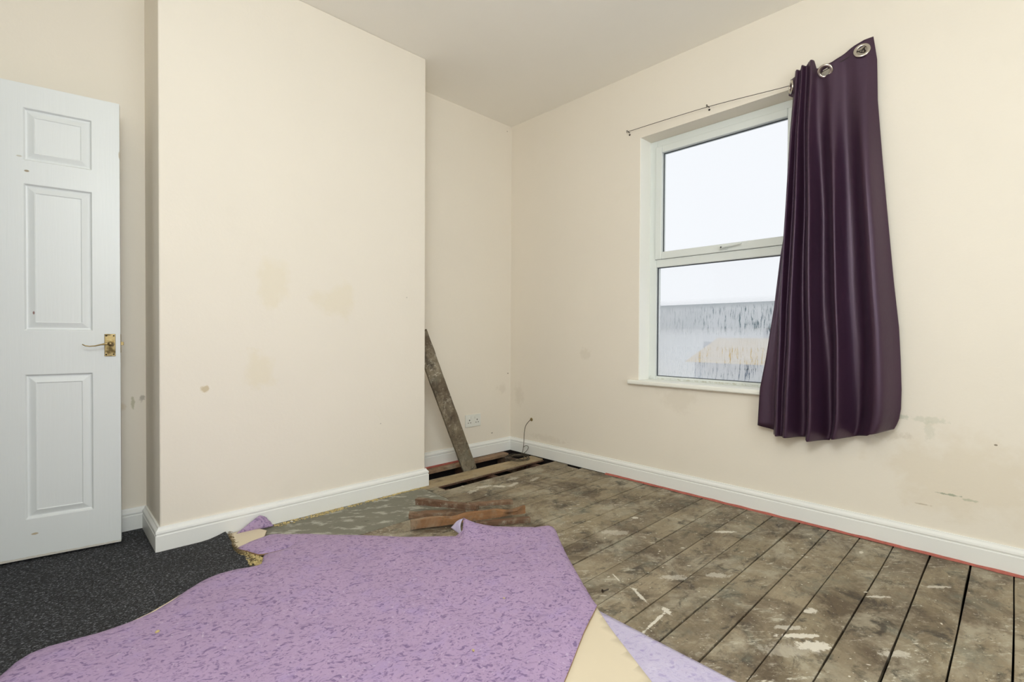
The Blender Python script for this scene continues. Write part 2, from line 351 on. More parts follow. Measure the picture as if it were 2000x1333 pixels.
# left wall with the doorway
bm = nb(); DY0, DY1, DZ = -.80, -.06, 1.97
box(bm, (XL-.12, YB, -.3), (XL, DY0, H)); box(bm, (XL-.12, DY1, -.3), (XL, AY, H)); box(bm, (XL-.12, DY0, DZ), (XL, DY1, H))
struct('wall_left', bm, M_wall)
bm = nb(); box(bm, (XL-1.3, -1.6, -.05), (XL-.12, .6, 0)); box(bm, (XL-1.3, -1.6, H), (XL-.12, .6, H+.05)); box(bm, (XL-1.35, -1.6, 0), (XL-1.3, .6, H)); box(bm, (XL-1.3, -1.65, 0), (XL-.12, -1.6, H)); box(bm, (XL-1.3, .6, 0), (XL-.12, .65, H))
struct('wall_landing', bm, M_wall)
bm = nb()
box(bm, (XL-.13, DY0-.0, 0), (XL+.0, DY0+.025, DZ)); box(bm, (XL-.13, DY1-.025, 0), (XL, DY1, DZ)); box(bm, (XL-.13, DY0, DZ-.025), (XL, DY1, DZ))
box(bm, (XL, DY0-.06, 0), (XL+.016, DY0+.012, DZ+.06)); box(bm, (XL, DY0-.06, DZ-.012), (XL+.016, DY1, DZ+.06))
struct('trim_1', bm, M_skirt, 'white architrave round the doorway', bevel=.003)
# rear wall; its unseen window is added to hold the fill light
bm = nb(); RX0, RX1, RZ0, RZ1 = -2.8, -1.2, .75, 2.15
box(bm, (XL-.12, YB-.27, -.3), (RX0, YB, H)); box(bm, (RX1, YB-.27, -.3), (T, YB, H)); box(bm, (RX0, YB-.27, -.3), (RX1, YB, RZ0)); box(bm, (RX0, YB-.27, RZ1), (RX1, YB, H))
struct('wall_front', bm, M_wall)
bm = nb(); 
for a, b in (((RX0, RZ0), (RX1, RZ0+.06)), ((RX0, RZ1-.06), (RX1, RZ1)), ((RX0, RZ0), (RX0+.06, RZ1)), ((RX1-.06, RZ0), (RX1, RZ1)), ((-2.03, RZ0), (-1.97, RZ1))):
    box(bm, (a[0], YB-.16, a[1]), (b[0], YB-.10, b[1]))
struct('added_window_2', bm, M_upvc)
bm = nb(); box(bm, (XL-.2, YB-.27, H), (T, .3, H+.1))
struct('ceiling', bm, M_ceil, 'plain off-white ceiling')

# window frame
win = empty('window_1', (0, 0, 0)); win['kind'] = 'structure'; win['label'] = 'white double glazed window with a tilting top sash and misted lower pane'
def rect_ring(bm, x0, x1, y0, y1, z0, z1, t, tb=None, tt=None):
    tb = t if tb is None else tb; tt = t if tt is None else tt
    box(bm, (x0, y0, z0), (x1, y0+t, z1)); box(bm, (x0, y1-t, z0), (x1, y1, z1)); box(bm, (x0, y0+t, z0), (x1, y1-t, z0+tb)); box(bm, (x0, y0+t, z1-tt), (x1, y1-t, z1))
bm = nb(); rect_ring(bm, .12, .18, WY0, WY1, WZ0, WZ1, .052, .024, .05)
box(bm, (.12, WY0+.052, 1.37), (.18, WY1-.052, 1.425))
obj('window_frame', bm, M_upvc, win, bevel=.004)
bm = nb(); rect_ring(bm, .108, .165, WY0+.044, WY1-.047, 1.420, 2.142, .044, .046, .044)
sash = obj('window_sash', bm, M_upvc, win, bevel=.005)
bm = nb(); rect_ring(bm, .132, .141, WY0+.089, WY1-.092, 1.467, 2.097, .0028); obj('sash_gasket', bm, M_blackgap, sash)
bm = nb(); rect_ring(bm, .136, .147, WY0+.053, WY1-.053, .670, 1.369, .0028); obj('gasket', bm, M_blackgap, win)
bm = nb(); box(bm, (.140, WY0+.085, 1.46), (.146, WY1-.085, 2.105)); obj('upper_pane', bm, M_glass, win)
bm = nb(); box(bm, (.146, WY0+.05, .66), (.152, WY1-.05, 1.375)); obj('lower_pane', bm, M_mist, win)
bm = nb(); box(bm, (.098, -1.69, 1.432), (.108, -1.64, 1.452)); tube(bm, [(.092, -1.655, 1.443), (.084, -1.68, 1.445), (.082, -1.73, 1.449), (.084, -1.775, 1.452)], [.008, .008, .007, .005], 8)
lathe(bm, [(.001, .0), (.006, .0), (.006, .016), (.001, .017)], (.098, -1.662, 1.443), (-1, 0, 0), 12)
wh = obj('window_handle', bm, M_upvc, sash, bevel=.001); wh['label'] = 'white cranked window handle with a key hole'
bm = nb(); lathe(bm, [(.0001, 0), (.004, 0), (.004, .002), (.0001, .002)], (.0815, -1.662, 1.443), (-1, 0, 0), 10); obj('key_hole', bm, M_hole, wh)
bm = nb(); rect_ring(bm, .1185, .1198, WY0+.0425, WY1-.0455, 1.4185, 2.1435, .0018); obj('sash_seal', bm, M_blackgap, sash)
# white painted reveal lining
bm = nb(); box(bm, (.001, WY1-.006, WZ0), (.12, WY1, WZ1)); box(bm, (.001, WY0, WZ0), (.12, WY0+.006, WZ1))
obj('reveal_lining', bm, M_reveal, win)
# sill board
bm = nb(); box(bm, (-.036, -2.15, .620), (.0, -1.115, .647)); box(bm, (-.002, WY0+.001, .621), (.12, WY1-.001, .6475))
sl = obj('window_sill', bm, M_sill, win, bevel=.009, bseg=4)

# ---------------------------------------------------------------- floor (boards with real gaps)
bm = nb(); P = .1245
def board(bm, x0, x1, y0, y1, zt=0.0, mi=0):
    g = random.uniform(.0014, .0032)
    dz = random.uniform(-.0015, .0012)
    n = max(2, int((x1-x0)/.12)); k = random.random()*100
    top, bot = [], []
    for i in range(n+1):
        x = lerp(x0, x1, i/n); w1 = noise.noise((x*2.2, y0*7, k))*.0028; w2 = noise.noise((x*2.2, y1*7, k+9))*.0028
        zz = zt + dz + noise.noise((x*1.5, y0*3, 4))*.0015
        a = (x, y0+g+w1); b = (x, y1-g+w2)
        top.append([bm.verts.new((a[0], a[1], zz-.0012)), bm.verts.new((a[0], a[1]+.0012, zz)), bm.verts.new((b[0], b[1]-.0012, zz)), bm.verts.new((b[0], b[1], zz-.0012))])
        bot.append([bm.verts.new((a[0], a[1], zt-.022)), bm.verts.new((b[0], b[1], zt-.022))])
    for i in range(n):
        for j in range(3): bm.faces.new((top[i][j], top[i+1][j], top[i+1][j+1], top[i][j+1]))
        bm.faces.new((top[i][0], bot[i][0], bot[i+1][0], top[i+1][0])); bm.faces.new((top[i][3], top[i+1][3], bot[i+1][1], bot[i][1])); bm.faces.new((bot[i][0], bot[i][1], bot[i+1][1], bot[i+1][0]))
    for i in (0, n): bm.faces.new((bot[i][0], top[i][0], top[i][1], top[i][2], top[i][3], bot[i][1]))
rows = int((YB+.495)/-P)+2
ends = {}
for r in range(rows):
    y1 = -.495 - r*P; y0 = y1 - P
    if y0 < YB-.1: break
    xr = -.020
    if r == 1: xr = -.055
    if r < 2:
        board(bm, -1.085 if r == 0 else -1.10, xr, y0, y1); continue
    if r == 2: cuts = [XL, -1.9, xr]
    else: cuts = [XL, random.choice((-2.6, -2.35, -2.1, -2.9)), random.choice((-1.62, -1.95, -1.75)), xr]
    for a, b in zip(cuts, cuts[1:]): board(bm, a+.001, b-.001, y0, y1)
board(bm, XL, CX0-.0, -.37, .02); board(bm, XL, CX0-.0, -.745, -.372)
# dark end joint and short piece beside the hearth
board(bm, -1.085, -1.01, -.492, -.405)
# dried white paint splashes, thin crusts on the boards
def splash(cx, cy, a, b, ang, seed, nseg=40, z=.0022, mi=1, rag=.5):
    vs = []
    for k in range(nseg):
        th = 2*math.pi*k/nseg
        rr = 1 + rag*noise.noise((math.cos(th)*1.6+seed, math.sin(th)*1.6, seed)) + rag*.7*noise.noise((math.cos(th)*5+seed, math.sin(th)*5, seed+3))
        x, y = a*rr*math.cos(th), b*rr*math.sin(th)
        vs.append(bm.verts.new((cx + x*math.cos(ang)-y*math.sin(ang), cy + x*math.sin(ang)+y*math.cos(ang), z)))
    f = bm.faces.new(vs); f.material_index = mi
    if f.normal.z < 0: pass
D45 = math.radians(-44)
for k in range(46):
    splash(random.uniform(-1.3, -.1), random.uniform(-2.8, -.5), random.uniform(.002, .008), random.uniform(.0015, .004), random.uniform(-1.2, .3), 20+k, 14, .0024)
struct('floor', bm, [M_board, M_white], 'dirty bare floorboards spattered with white paint')
# hearth slab set in the floor in front of the chimney breast
bm = nb(); box(bm, (-2.36, -.744, -.08), (-1.088, -.34, .0))
hs = struct('floor_hearth', bm, M_hearth, 'smooth grey concrete hearth slab before the chimney breast', bevel=.003)
# void under the lifted boards, its shade painted as near-black surfaces
bm = nb(); box(bm, (XL-.1, YB, -.30), (0, .03, -.26)); box(bm, (-1.3, -.018, -.26), (.05, .12, -.006)); box(bm, (-.004, YB-.1, -.26), (.10, -.018, -.006)); box(bm, (XL-.2, YB-.25, -.26), (.1, YB, -.006)); box(bm, (XL-.2, YB, -.26), (XL-.02, .03, -.006)); box(bm, (XL-.1, .035, -.26), (-1.3, .12, -.006)); box(bm, (-1.3, -.34, -.26), (-1.052, -.018, -.006)); struct('floor_void', bm, M_void, 'dusty void below the lifted boards, its shade painted dark')
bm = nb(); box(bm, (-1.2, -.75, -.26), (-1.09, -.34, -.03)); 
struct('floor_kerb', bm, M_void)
for i, x in enumerate((-.13, -.55, -.98)):
    bm = nb(); box(bm, (x-.026, -2.0, -.125), (x+.026, -.002, -.0235)); struct('floor_joist', bm, M_joist, 'old brown joist under the lifted boards', bevel=.002)
# noggins / battens seen in the gap
bm = nb(); box(bm, (-1.03, -.46, -.06), (-.93, -.42, -.024)); box(bm, (-.62, -.47, -.05), (-.50, -.44, -.0236)); struct('trim_2', bm, M_joist, 'short broken battens in the floor gap', bevel=.002)

def rough_board(x0, x1, y0, y1, zt, th, seed, jag=.01):
    b = nb(); n = 24; T_, B_ = [], []
    for i in range(n+1):
        x = lerp(x0, x1, i/n); a = y0 + noise.noise((x*6, seed, 1))*jag*.3; c = y1 + noise.noise((x*6, seed, 7))*jag*.3
        T_.append([b.verts.new((x, lerp(a, c, j/4), zt + noise.noise((x*4, j*.4, seed))*.002)) for j in range(5)])
        B_.append([b.verts.new((x, lerp(a, c, j/4), zt-th)) for j in range(5)])
    for v in T_[0]+B_[0]: v.co.x += noise.noise((v.co.y*60, seed, 2))*jag
    for v in T_[-1]+B_[-1]: v.co.x += noise.noise((v.co.y*60, seed, 4))*jag
    for i in range(n):
        for j in range(4):
            b.faces.new((T_[i][j], T_[i+1][j], T_[i+1][j+1], T_[i][j+1])); b.faces.new((B_[i][j], B_[i][j+1], B_[i+1][j+1], B_[i+1][j]))
        b.faces.new((T_[i][0], B_[i][0], B_[i+1][0], T_[i+1][0])); b.faces.new((T_[i][4], T_[i+1][4], B_[i+1][4], B_[i][4]))
    for i in (0, n):
        for j in range(4): b.faces.new((T_[i][j], T_[i][j+1], B_[i][j+1], B_[i][j]))
    return b
tag(obj('floorboard', rough_board(-1.13, -.028, -.385, -.262, 0, .022, 3), M_board2, bevel=.0015),
    'pale bare floorboard left alone between the two dark gaps, under the cable coil', 'floorboard')
tag(obj('floorboard', rough_board(-1.05, -.10, -.088, -.022, 0, .022, 5), M_board_red, bevel=.0015),
    'narrow reddish floorboard lying along the foot of the alcove skirting', 'floorboard')
# exposed tongue along the lone board
bm = nb(); box(bm, (-1.05, -.396, -.018), (-.03, -.386, -.010)); struct('trim_3', bm, M_joist, 'thin broken tongue along the lone floorboard')
# red paint line at the foot of the walls
bm = nb(); n = 130
pv = None
for i in range(n+1):
    y = lerp(-.95, YB+.05, i/n); wv = .010 + .006*noise.noise((0, y*9, 3)) + (.004 if y > -1.1 else 0)
    q = [bm.verts.new((-.0185, y, .009 + .003*noise.noise((1, y*14, 0)))), bm.verts.new((-.021-wv*.3, y, .008)), bm.verts.new((-.021-wv, y, .0012)), bm.verts.new((-.0185, y, .001))]
    if pv:
        for j in range(4): bm.faces.new((pv[j], q[j], q[(j+1) % 4], pv[(j+1) % 4]))
    else: bm.faces.new(q)
    pv = q
bm.faces.new(pv)
struct('trim_4', bm, M_red, 'flaking red paint line at the foot of the window wall skirting')
bm = nb(); box(bm, (-1.04, -.024, .0), (-.48, -.0195, .010)); box(bm, (-1.04, -.036, .001), (-.52, -.024, .0045)); struct('trim_5', bm, M_red, 'red paint residue under the alcove skirting')

# ---------------------------------------------------------------- skirting boards
PROF = [(0, .002), (.018, .002), (.018, .072), (.0155, .0745), (.0155, .079), (.0178, .082), (.0178, .086), (.0165, .092), (.012, .097), (.0085, .101), (.007, .107), (0, .107)]
def skirt(name, p0, p1, nrm, m0, m1, z=0.0, label=None):
    # p0->p1 along the wall face; m0/m1 = +1 outside corner, -1 inside corner, 0 square end
    bm = nb(); p0 = Vector(p0); p1 = Vector(p1); d = (p1-p0).normalized(); nr = Vector(nrm)
    A = [bm.verts.new(((p0 + nr*o - d*o*m0).x, (p0 + nr*o - d*o*m0).y, h+z)) for o, h in PROF]
    B = [bm.verts.new(((p1 + nr*o + d*o*m1).x, (p1 + nr*o + d*o*m1).y, h+z)) for o, h in PROF]
    n = len(PROF)
    for i in range(n): bm.faces.new((A[i], A[(i+1) % n], B[(i+1) % n], B[i]))
    bm.faces.new(A); bm.faces.new(B[::-1])
    o = struct(name, bm, M_skirt, label); return o
skirt('baseboard_right', (0, 0, 0), (0, YB, 0), (-1, 0, 0), -1, -1, 0, 'white moulded skirting along the window wall')
skirt('baseboard_back', (CX1, 0, 0), (0, 0, 0), (0, -1, 0), -1, -1, 0, 'white moulded skirting at the back of the alcove')
skirt('baseboard_chimney_side', (CX1, CHY, 0), (CX1, 0, 0), (1, 0, 0), 1, -1)
skirt('baseboard_chimney', (CX0, CHY, 0), (CX1, CHY, 0), (0, -1, 0), 1, 1, 0, 'white moulded skirting across the chimney breast')
skirt('baseboard_chimney_left', (CX0, AY, 0), (CX0, CHY, 0), (-1, 0, 0), -1, 1, 0, 'short white skirting return on the left of the chimney breast')
skirt('baseboard_alcove', (XL, AY, 0), (CX0, AY, 0), (0, -1, 0), -1, -1, 0, 'white skirting beside the door edge')
skirt('baseboard_left', (XL, YB, 0), (XL, DY0-.06, 0), (1, 0, 0), -1, 0)
skirt('baseboard_front', (XL, YB, 0), (0, YB, 0), (0, 1, 0), -1, -1)

# ---------------------------------------------------------------- sheets laid on the floor
def seg_dist(p, a, b):
    ab = b-a; t = max(0, min(1, (p-a).dot(ab)/ab.length_squared)); return (p-(a+ab*t)).length
def sheet_bm(outline, step, zf, thick, jag=0.0, seed=0, mi_top=0, mi_bot=1, mi_edge=2):
    """outline cut into a fine grid; zf(x, y, d) gives the height of the top, d = distance to the rim"""
    pts = [Vector((p[0], p[1])) for p in outline]; dense = []
    for i in range(len(pts)):
        a, b = pts[i], pts[(i+1) % len(pts)]; n = max(1, int((b-a).length/step)); nn = Vector((-(b-a).y, (b-a).x)).normalized()
        for k in range(n):
            p = a.lerp(b, k/n); j = jag if not callable(jag) else jag(p)
            if j and k: p = p + nn*j*noise.noise((p.x*45, p.y*45, seed))
            dense.append(p)
    bm = nb(); bm.faces.new([bm.verts.new((p.x, p.y, 0)) for p in dense])
    xs = [p.x for p in dense]; ys = [p.y for p in dense]
    for ax, lo, hi in ((0, min(xs), max(xs)), (1, min(ys), max(ys))):
        v = lo + step*.37
        while v < hi:
            no = (1, 0, 0) if ax == 0 else (0, 1, 0); co = (v, 0, 0) if ax == 0 else (0, v, 0)
            bmesh.ops.bisect_plane(bm, geom=bm.verts[:]+bm.edges[:]+bm.faces[:], plane_co=co, plane_no=no, dist=1e-6)
            v += step
    bmesh.ops.remove_doubles(bm, verts=bm.verts, dist=1e-5)
    bm.normal_update()
    for f in bm.faces:
        if f.normal.z < 0: f.normal_flip()
    segs = [(pts[i], pts[(i+1) % len(pts)]) for i in range(len(pts))]
    rim = {e for e in bm.edges if len(e.link_faces) == 1}
    D = {}
    for v in bm.verts:
        p = Vector((v.co.x, v.co.y)); D[v] = min(seg_dist(p, a, b) for a, b in segs)
    top = list(bm.verts); faces = list(bm.faces)
    for v in top:
        v.co.z = zf(v.co.x, v.co.y, 0.0 if any(e in rim for e in v.link_edges) else D[v])
    low = {v: bm.verts.new((v.co.x, v.co.y, v.co.z-thick)) for v in top}
    for f in faces:
        f.material_index = mi_top; f.smooth = True
        g = bm.faces.new([low[v] for v in reversed(f.verts)]); g.material_index = mi_bot; g.smooth = True
    for e in rim:
        a, b = e.verts; g = bm.faces.new((a, b, low[b], low[a])); g.material_index = mi_edge
    return bm

# charcoal carpet
def carpet_z(x, y, d):
    z = .010 + .0015*noise.noise((x*7, y*7, 0))
    e = abs(x+2.145); k = max(0, 1-e/.10)
    if y > -.76: z += .020*k*k*max(0, min(1, (y+.76)/.3)) 
    return z - .003*math.exp(-d/.006)
car = [(XL+.001, YB+.02), (-2.30, YB+.02), (-2.25, -1.6), (-2.10, -1.05), (-2.155, -.80), (-2.150, -.735), (-2.128, -.68), (-2.158, -.62), (-2.163, -.56), (-2.150, -.48), (-2.146, -.42), (-2.142, -.358),
       (CX0-.0185, -.358), (CX0-.0185, AY-.0185), (XL+.001, AY-.0185)]
bm = sheet_bm(car, .03, carpet_z, .0085, lambda p: .006 if p.x > -2.2 and p.y > -1 else 0, 4, 0, 1, 1)
tag(obj('carpet', bm, [M_carpet, M_hessian]), 'charcoal flecked carpet with a torn curling edge, in front of the door', 'carpet')
# frayed backing threads along the torn carpet edge
bm = nb(); path = [(-2.137, -.37), (-2.143, -.44), (-2.150, -.50), (-2.157, -.56), (-2.152, -.62), (-2.128, -.68), (-2.146, -.735)]
for i in range(260):
    t = random.random()*(len(path)-1); a = path[int(t)]; b = path[int(t)+1]; u = t-int(t)
    x = lerp(a[0], b[0], u)+random.uniform(-.006, .006); y = lerp(a[1], b[1], u)
    z = .012 + random.uniform(0, .018)*min(1, (y+.80)/.3)
    p = [(x, y, z)]
    for k in range(2): x += random.uniform(-.004, .009); y += random.uniform(-.006, .006); z = max(.010, z+random.uniform(-.006, .003)); p.append((x, y, z))
    tube(bm, p, random.uniform(.0005, .0011), 4, False)
fr = tag(obj('frayed_thread', bm, M_hessian), 'frayed brown backing threads along the torn carpet edge', 'frayed threads', kind='stuff')

# pale lilac underlay lying on the boards, bottom layer
pale = [(-1.402, -1.86), (-1.410, -2.20), (-1.416, -2.60), (-1.42, -3.2), (-2.1, -3.2), (-2.1, -2.0), (-1.75, -1.80), (-1.55, -1.62)]
bm = sheet_bm(pale, .035, lambda x, y, d: .0080 + .0008*noise.noise((x*6, y*6, 2)) - .002*math.exp(-d/.005), .006, .002, 3)
tag(obj('underlay_sheet', bm, [M_pale, M_backing, M_purple_edge]), 'pale lilac underlay sheet flat on the boards beneath the cream fold', 'underlay')
# main purple underlay
PK = Vector((-1.357, -1.106))
def main_z(x, y, d):
    p = Vector((x, y))
    z = .020 + .017*(1-math.exp(-d/.022))
    e_ = p-PK; s1 = e_.x*.83-e_.y*.56; t1 = -e_.x*.56-e_.y*.83
    k = (math.exp(-s1/.10) if s1 > 0 else math.exp(-(s1/.010)**2))*math.exp(-(t1/.10)**2); z += .050*k + (.017*math.exp(-d/.022))*k*.9
    dd = seg_dist(p, PK, Vector((-1.03, -1.35))); z += .008*math.exp(-(dd/.12)**2)
    z += .005*noise.noise((x*2.4, y*2.4, 1)) + .0025*noise.noise((x*7, y*7, 5))
    # cut edge on the near right lies flat and sharp
    dc = seg_dist(p, Vector((-1.41, -1.889)), Vector((-1.9, -2.11))); s = math.exp(-(dc/.03)**2)
    z = lerp(z, .0265 + .003*noise.noise((x*5, y*5, 7)), s)
    return max(z, .0195)
main = [(-1.996, -.520), (-1.876, -.634), (-1.716, -.806), (-1.55, -.976), (-1.425, -1.105), (-1.392, -1.143), (-1.357, -1.106), (-1.27, -1.165), (-1.18, -1.225), (-1.08, -1.30), (-1.032, -1.325), (-1.018, -1.338), (-1.018, -1.352), (-1.035, -1.383),
        (-1.197, -1.592), (-1.30, -1.735), (-1.403, -1.880), (-1.41, -1.892), (-1.425, -1.898), (-1.555, -1.950), (-1.775, -2.051), (-2.4, -2.34), (-2.95, -2.1), (-3.05, -1.3), (-2.86, -1.06), (-2.827, -1.005),
        (-2.80, -.955), (-2.771, -.928), (-2.735, -.920), (-2.695, -.924), (-2.616, -.938), (-2.55, -.932), (-2.485, -.911), (-2.43, -.872), (-2.385, -.832), (-2.33, -.792), (-2.277, -.772), (-2.22, -.776), (-2.177, -.788), (-2.144, -.801),
        (-2.120, -.79), (-2.098, -.735), (-2.085, -.712), (-2.035, -.722), (-1.985, -.715), (-2.035, -.714), (-2.088, -.703), (-2.105, -.690), (-2.13, -.62), (-2.153, -.568), (-2.10, -.545)]
bm = sheet_bm(main, .022, main_z, .0065, lambda p: .002 if p.y > -1.2 or p.x > -1.45 else .001, 9)
ul = tag(obj('underlay_sheet', bm, [M_purple, M_backing, M_purple_edge]), 'large purple flecked underlay sheet, torn loose and heaped over carpet and boards', 'underlay')
# cream backing of the part folded under
fold = [(-1.404, -1.884), (-1.47, -1.985), (-1.585, -2.190), (-1.72, -2.43), (-2.0, -2.9), (-2.5, -2.6), (-2.3, -2.1), (-1.8, -1.95), (-1.55, -1.88)]
bm = sheet_bm(fold, .03, lambda x, y, d: .0165 + .0008*noise.noise((x*5, y*5, 1)), .006, .0, 3, 0, 1, 2)
fo = obj('folded_backing', bm, [M_backing, M_pale, M_purple_edge], ul); fo['label'] = 'cream backing of the corner folded under'
# thin cream backing lip showing along the left rim
bm = nb(); lip = [(-2.66, -.930), (-2.60, -.937), (-2.54, -.930), (-2.49, -.911), (-2.44, -.878), (-2.40, -.846), (-2.37, -.822)]; pv = None
for i, (x, y) in enumerate(lip):
    w_ = .011*math.sin(math.pi*i/(len(lip)-1))**.6
    q = [bm.verts.new((x-.2*w_, y+w_, .0165)), bm.verts.new((x, y-.006, .0165)), bm.verts.new((x, y-.006, .0125)), bm.verts.new((x-.2*w_, y+w_, .0125))]
    if pv:
        for j in range(4): bm.faces.new((pv[j], q[j], q[(j+1) % 4], pv[(j+1) % 4]))
    pv = q
lp = obj('backing_lip', bm, M_backing, ul); lp['label'] = 'cream backing showing along the rim'
# little dog-eared corner at the far edge
bm = nb(); n = 10; a0 = Vector((-1.357, -1.106, .088)); a1 = Vector((-1.392, -1.146, .028)); a2 = Vector((-1.395, -1.062, .044))
g = []
for i in range(n+1):
    row = []
    for j in range(n+1-i):
        u = i/n; v = j/n; p = a0*(1-u-v) + a2*u + a1*v; p += Vector((-.5, .5, .3))*(.018*math.sin(math.pi*min(1, u+v))*(1-u)); row.append(bm.verts.new(p))
    g.append(row)
for i in range(n):
    for j in range(n-i):
        bm.faces.new((g[i][j], g[i+1][j], g[i][j+1]))
        if j < n-i-1: bm.faces.new((g[i+1][j], g[i+1][j+1], g[i][j+1]))
de = obj('turned_corner', bm, [M_pale, M_backing], ul, smooth=True); de['label'] = 'small grey-lilac corner curled up at the far edge'
sm = de.modifiers.new('solid', 'SOLIDIFY'); sm.thickness = .004; sm.offset = 0

# torn scrap against the chimney skirting: cream backing flat, purple corner standing up
scr = empty('underlay_scrap', (-2.06, -.42, 0)); tag(scr, 'torn underlay scrap, cream side up with a purple point standing against the skirting', 'underlay')
bm = sheet_bm([(-2.146, -.358), (-2.02, -.358), (-1.992, -.44), (-2.02, -.50), (-2.10, -.57), (-2.150, -.60), (-2.152, -.50)], .02, lambda x, y, d: .013+.002*noise.noise((x*8, y*8, 2)), .006, .003, 2, 0, 1, 2)
for v in bm.verts: v.co -= Vector((-2.06, -.42, 0))
obj('backing', bm, [M_backing, M_purple, M_purple_edge], scr)
bm = nb(); prof = [(-2.105, .012), (-2.075, .030), (-2.045, .048), (-2.012, .066), (-2.003, .069), (-1.992, .064), (-1.975, .052), (-1.966, .036), (-1.955, .024), (-1.948, .010)]
pv = None
for i in range(25):
    x = lerp(-2.105, -1.948, i/24); zt = interp([p[0] for p in prof], [p[1] for p in prof], x) + .0015*noise.noise((x*80, 0, 1)); q = []
    for j in range(7):
        t = j/6; z = lerp(.009, zt, t); q.append(bm.verts.new((x+2.06, -.386+.010*t+.006*math.sin(t*2.5+x*20)+.42, z)))
    if pv:
        for j in range(6): bm.faces.new((pv[j], q[j], q[j+1], pv[j+1]))
    pv = q
fl = obj('flap', bm, [M_purple, M_backing], scr, smooth=True); fl['label'] = 'purple triangular flap'
sm = fl.modifiers.new('solid', 'SOLIDIFY'); sm.thickness = .005; sm.offset = 0

# crumbled yellow foam
def crumbs(bm, x, y, z, s):
    c = bmesh.ops.create_icosphere(bm, subdivisions=1, radius=s)['verts']
    k = random.random()*50; ang = random.random()*6
    for v in c:
        v.co *= 1 + .5*noise.noise(v.co*(1.3/s) + Vector((k, 0, 0)))
        v.co = Vector((v.co.x*1.5, v.co.y, v.co.z*.7)); v.co = Matrix.Rotation(ang, 3, 'Z') @ v.co; v.co += Vector((x, y, z+s*.5))
bm = nb()
for i in range(620):
    t = random.random(); x = lerp(-1.94, -1.06, t); wd = .032*(1-t)+.008 if t < .75 else .009
    d = (.5+.5*noise.noise((x*9, 2, 0)))
    if random.random() > d*1.2: continue
    crumbs(bm, x, -.360-random.random()**1.6*wd, 0, random.uniform(.002, .0055))
tag(obj('foam_crumbs', bm, M_foam), 'yellow crumbled underlay foam along the foot of the chimney skirting', 'foam crumbs', kind='stuff')
bm = nb()
for i in range(420):
    y = random.uniform(-.80, -.60); x0 = -2.148+.02*noise.noise((y*20, 0, 0)); x1 = lerp(-2.095, -2.105, (y+.8)/.2); x = random.uniform(x0, x1)
    crumbs(bm, x, y, .006+random.random()*.006, random.uniform(.002, .0042))
tag(obj('foam_crumbs', bm, M_foam), 'yellow foam crumbs in the tear between carpet and purple underlay', 'foam crumbs', kind='stuff')
# plaster bits by the crumbs, chips on the sheet and the boards
bits = [(-1.86, -.385, .002, .007, M_plaster, 'white plaster chip beside the foam crumbs at the left'), (-2.50, -1.085, .036, .006, M_foam, 'small tan crumb on the left of the purple underlay'), (-1.62, -1.66, .036, .004, M_foam, 'tiny tan crumb near the right of the purple underlay'),
        (-1.87, -1.80, .036, .004, M_foam, 'tiny beige crumb near the front of the purple underlay')]
for x, y, z, s, m, lb in bits:
    bm = nb(); crumbs(bm, x, y, z-.001, s); tag(obj('debris_chip', bm, m), lb, 'chip')
bm = nb(); tube(bm, [(-1.285, -1.828, .004), (-1.262, -1.835, .006)], .0022, 6); lathe(bm, [(.0001, 0), (.006, 0), (.006, .0015), (.0001, .0015)], (-1.287, -1.827, .005), (-1, .3, .2), 10)
tag(obj('clout_nail', bm, M_wire), 'small dark nail lying on the boards by the underlay edge', 'nail')

# ---------------------------------------------------------------- door
AX = Vector((-2.4964, -.1499)); dd = math.atan2(.14363, -.98963)
door = empty('door_1', (AX.x, AX.y, 0), dd); door['kind'] = 'structure'; door['label'] = 'white six-panel door folded back over the left alcove'
DW, DT = .693, .035
def door_bm():
    bm = nb(); xs = [0, .091, .30, .393, .602, DW]; zs = [.02, .179, .762, .938, 1.525, 1.616, 1.826, 1.92]
    def ring(x0, x1, z0, z1, d, y): return [bm.verts.new(p) for p in ((x0+d, y, z0+d), (x1-d, y, z0+d), (x1-d, y, z1-d), (x0+d, y, z1-d))]
    for side in (0, 1):
        Y = lambda dep: dep if side == 0 else -DT-dep
        for i in range(5):
            for j in range(7):
                x0, x1, z0, z1 = xs[i], xs[i+1], zs[j], zs[j+1]
                if i in (1, 3) and j in (1, 3, 5):
                    pr = [(0, 0), (.002, -.001), (.006, -.009), (.011, -.010), (.015, -.009), (.034, -.0015), (.036, -.0045)]
                    prev = ring(x0, x1, z0, z1, 0, Y(0))
                    for d, dep in pr[1:]:
                        cur = ring(x0, x1, z0, z1, d, Y(dep))
                        for k in range(4): bm.faces.new((prev[k], prev[(k+1) % 4], cur[(k+1) % 4], cur[k]))
                        prev = cur
                    bm.faces.new(prev)
                else: bm.faces.new(ring(x0, x1, z0, z1, 0, Y(0)))
    a, b = .02, 1.92
    for q in (((0, 0, a), (0, 0, b), (0, -DT, b), (0, -DT, a)), ((DW, 0, a), (DW, -DT, a), (DW, -DT, b), (DW, 0, b)), ((0, 0, b), (DW, 0, b), (DW, -DT, b), (0, -DT, b)), ((0, 0, a), (0, -DT, a), (DW, -DT, a), (DW, 0, a))):
        bm.faces.new([bm.verts.new(p) for p in q])
    bmesh.ops.remove_doubles(bm, verts=bm.verts, dist=1e-5)
    return bm
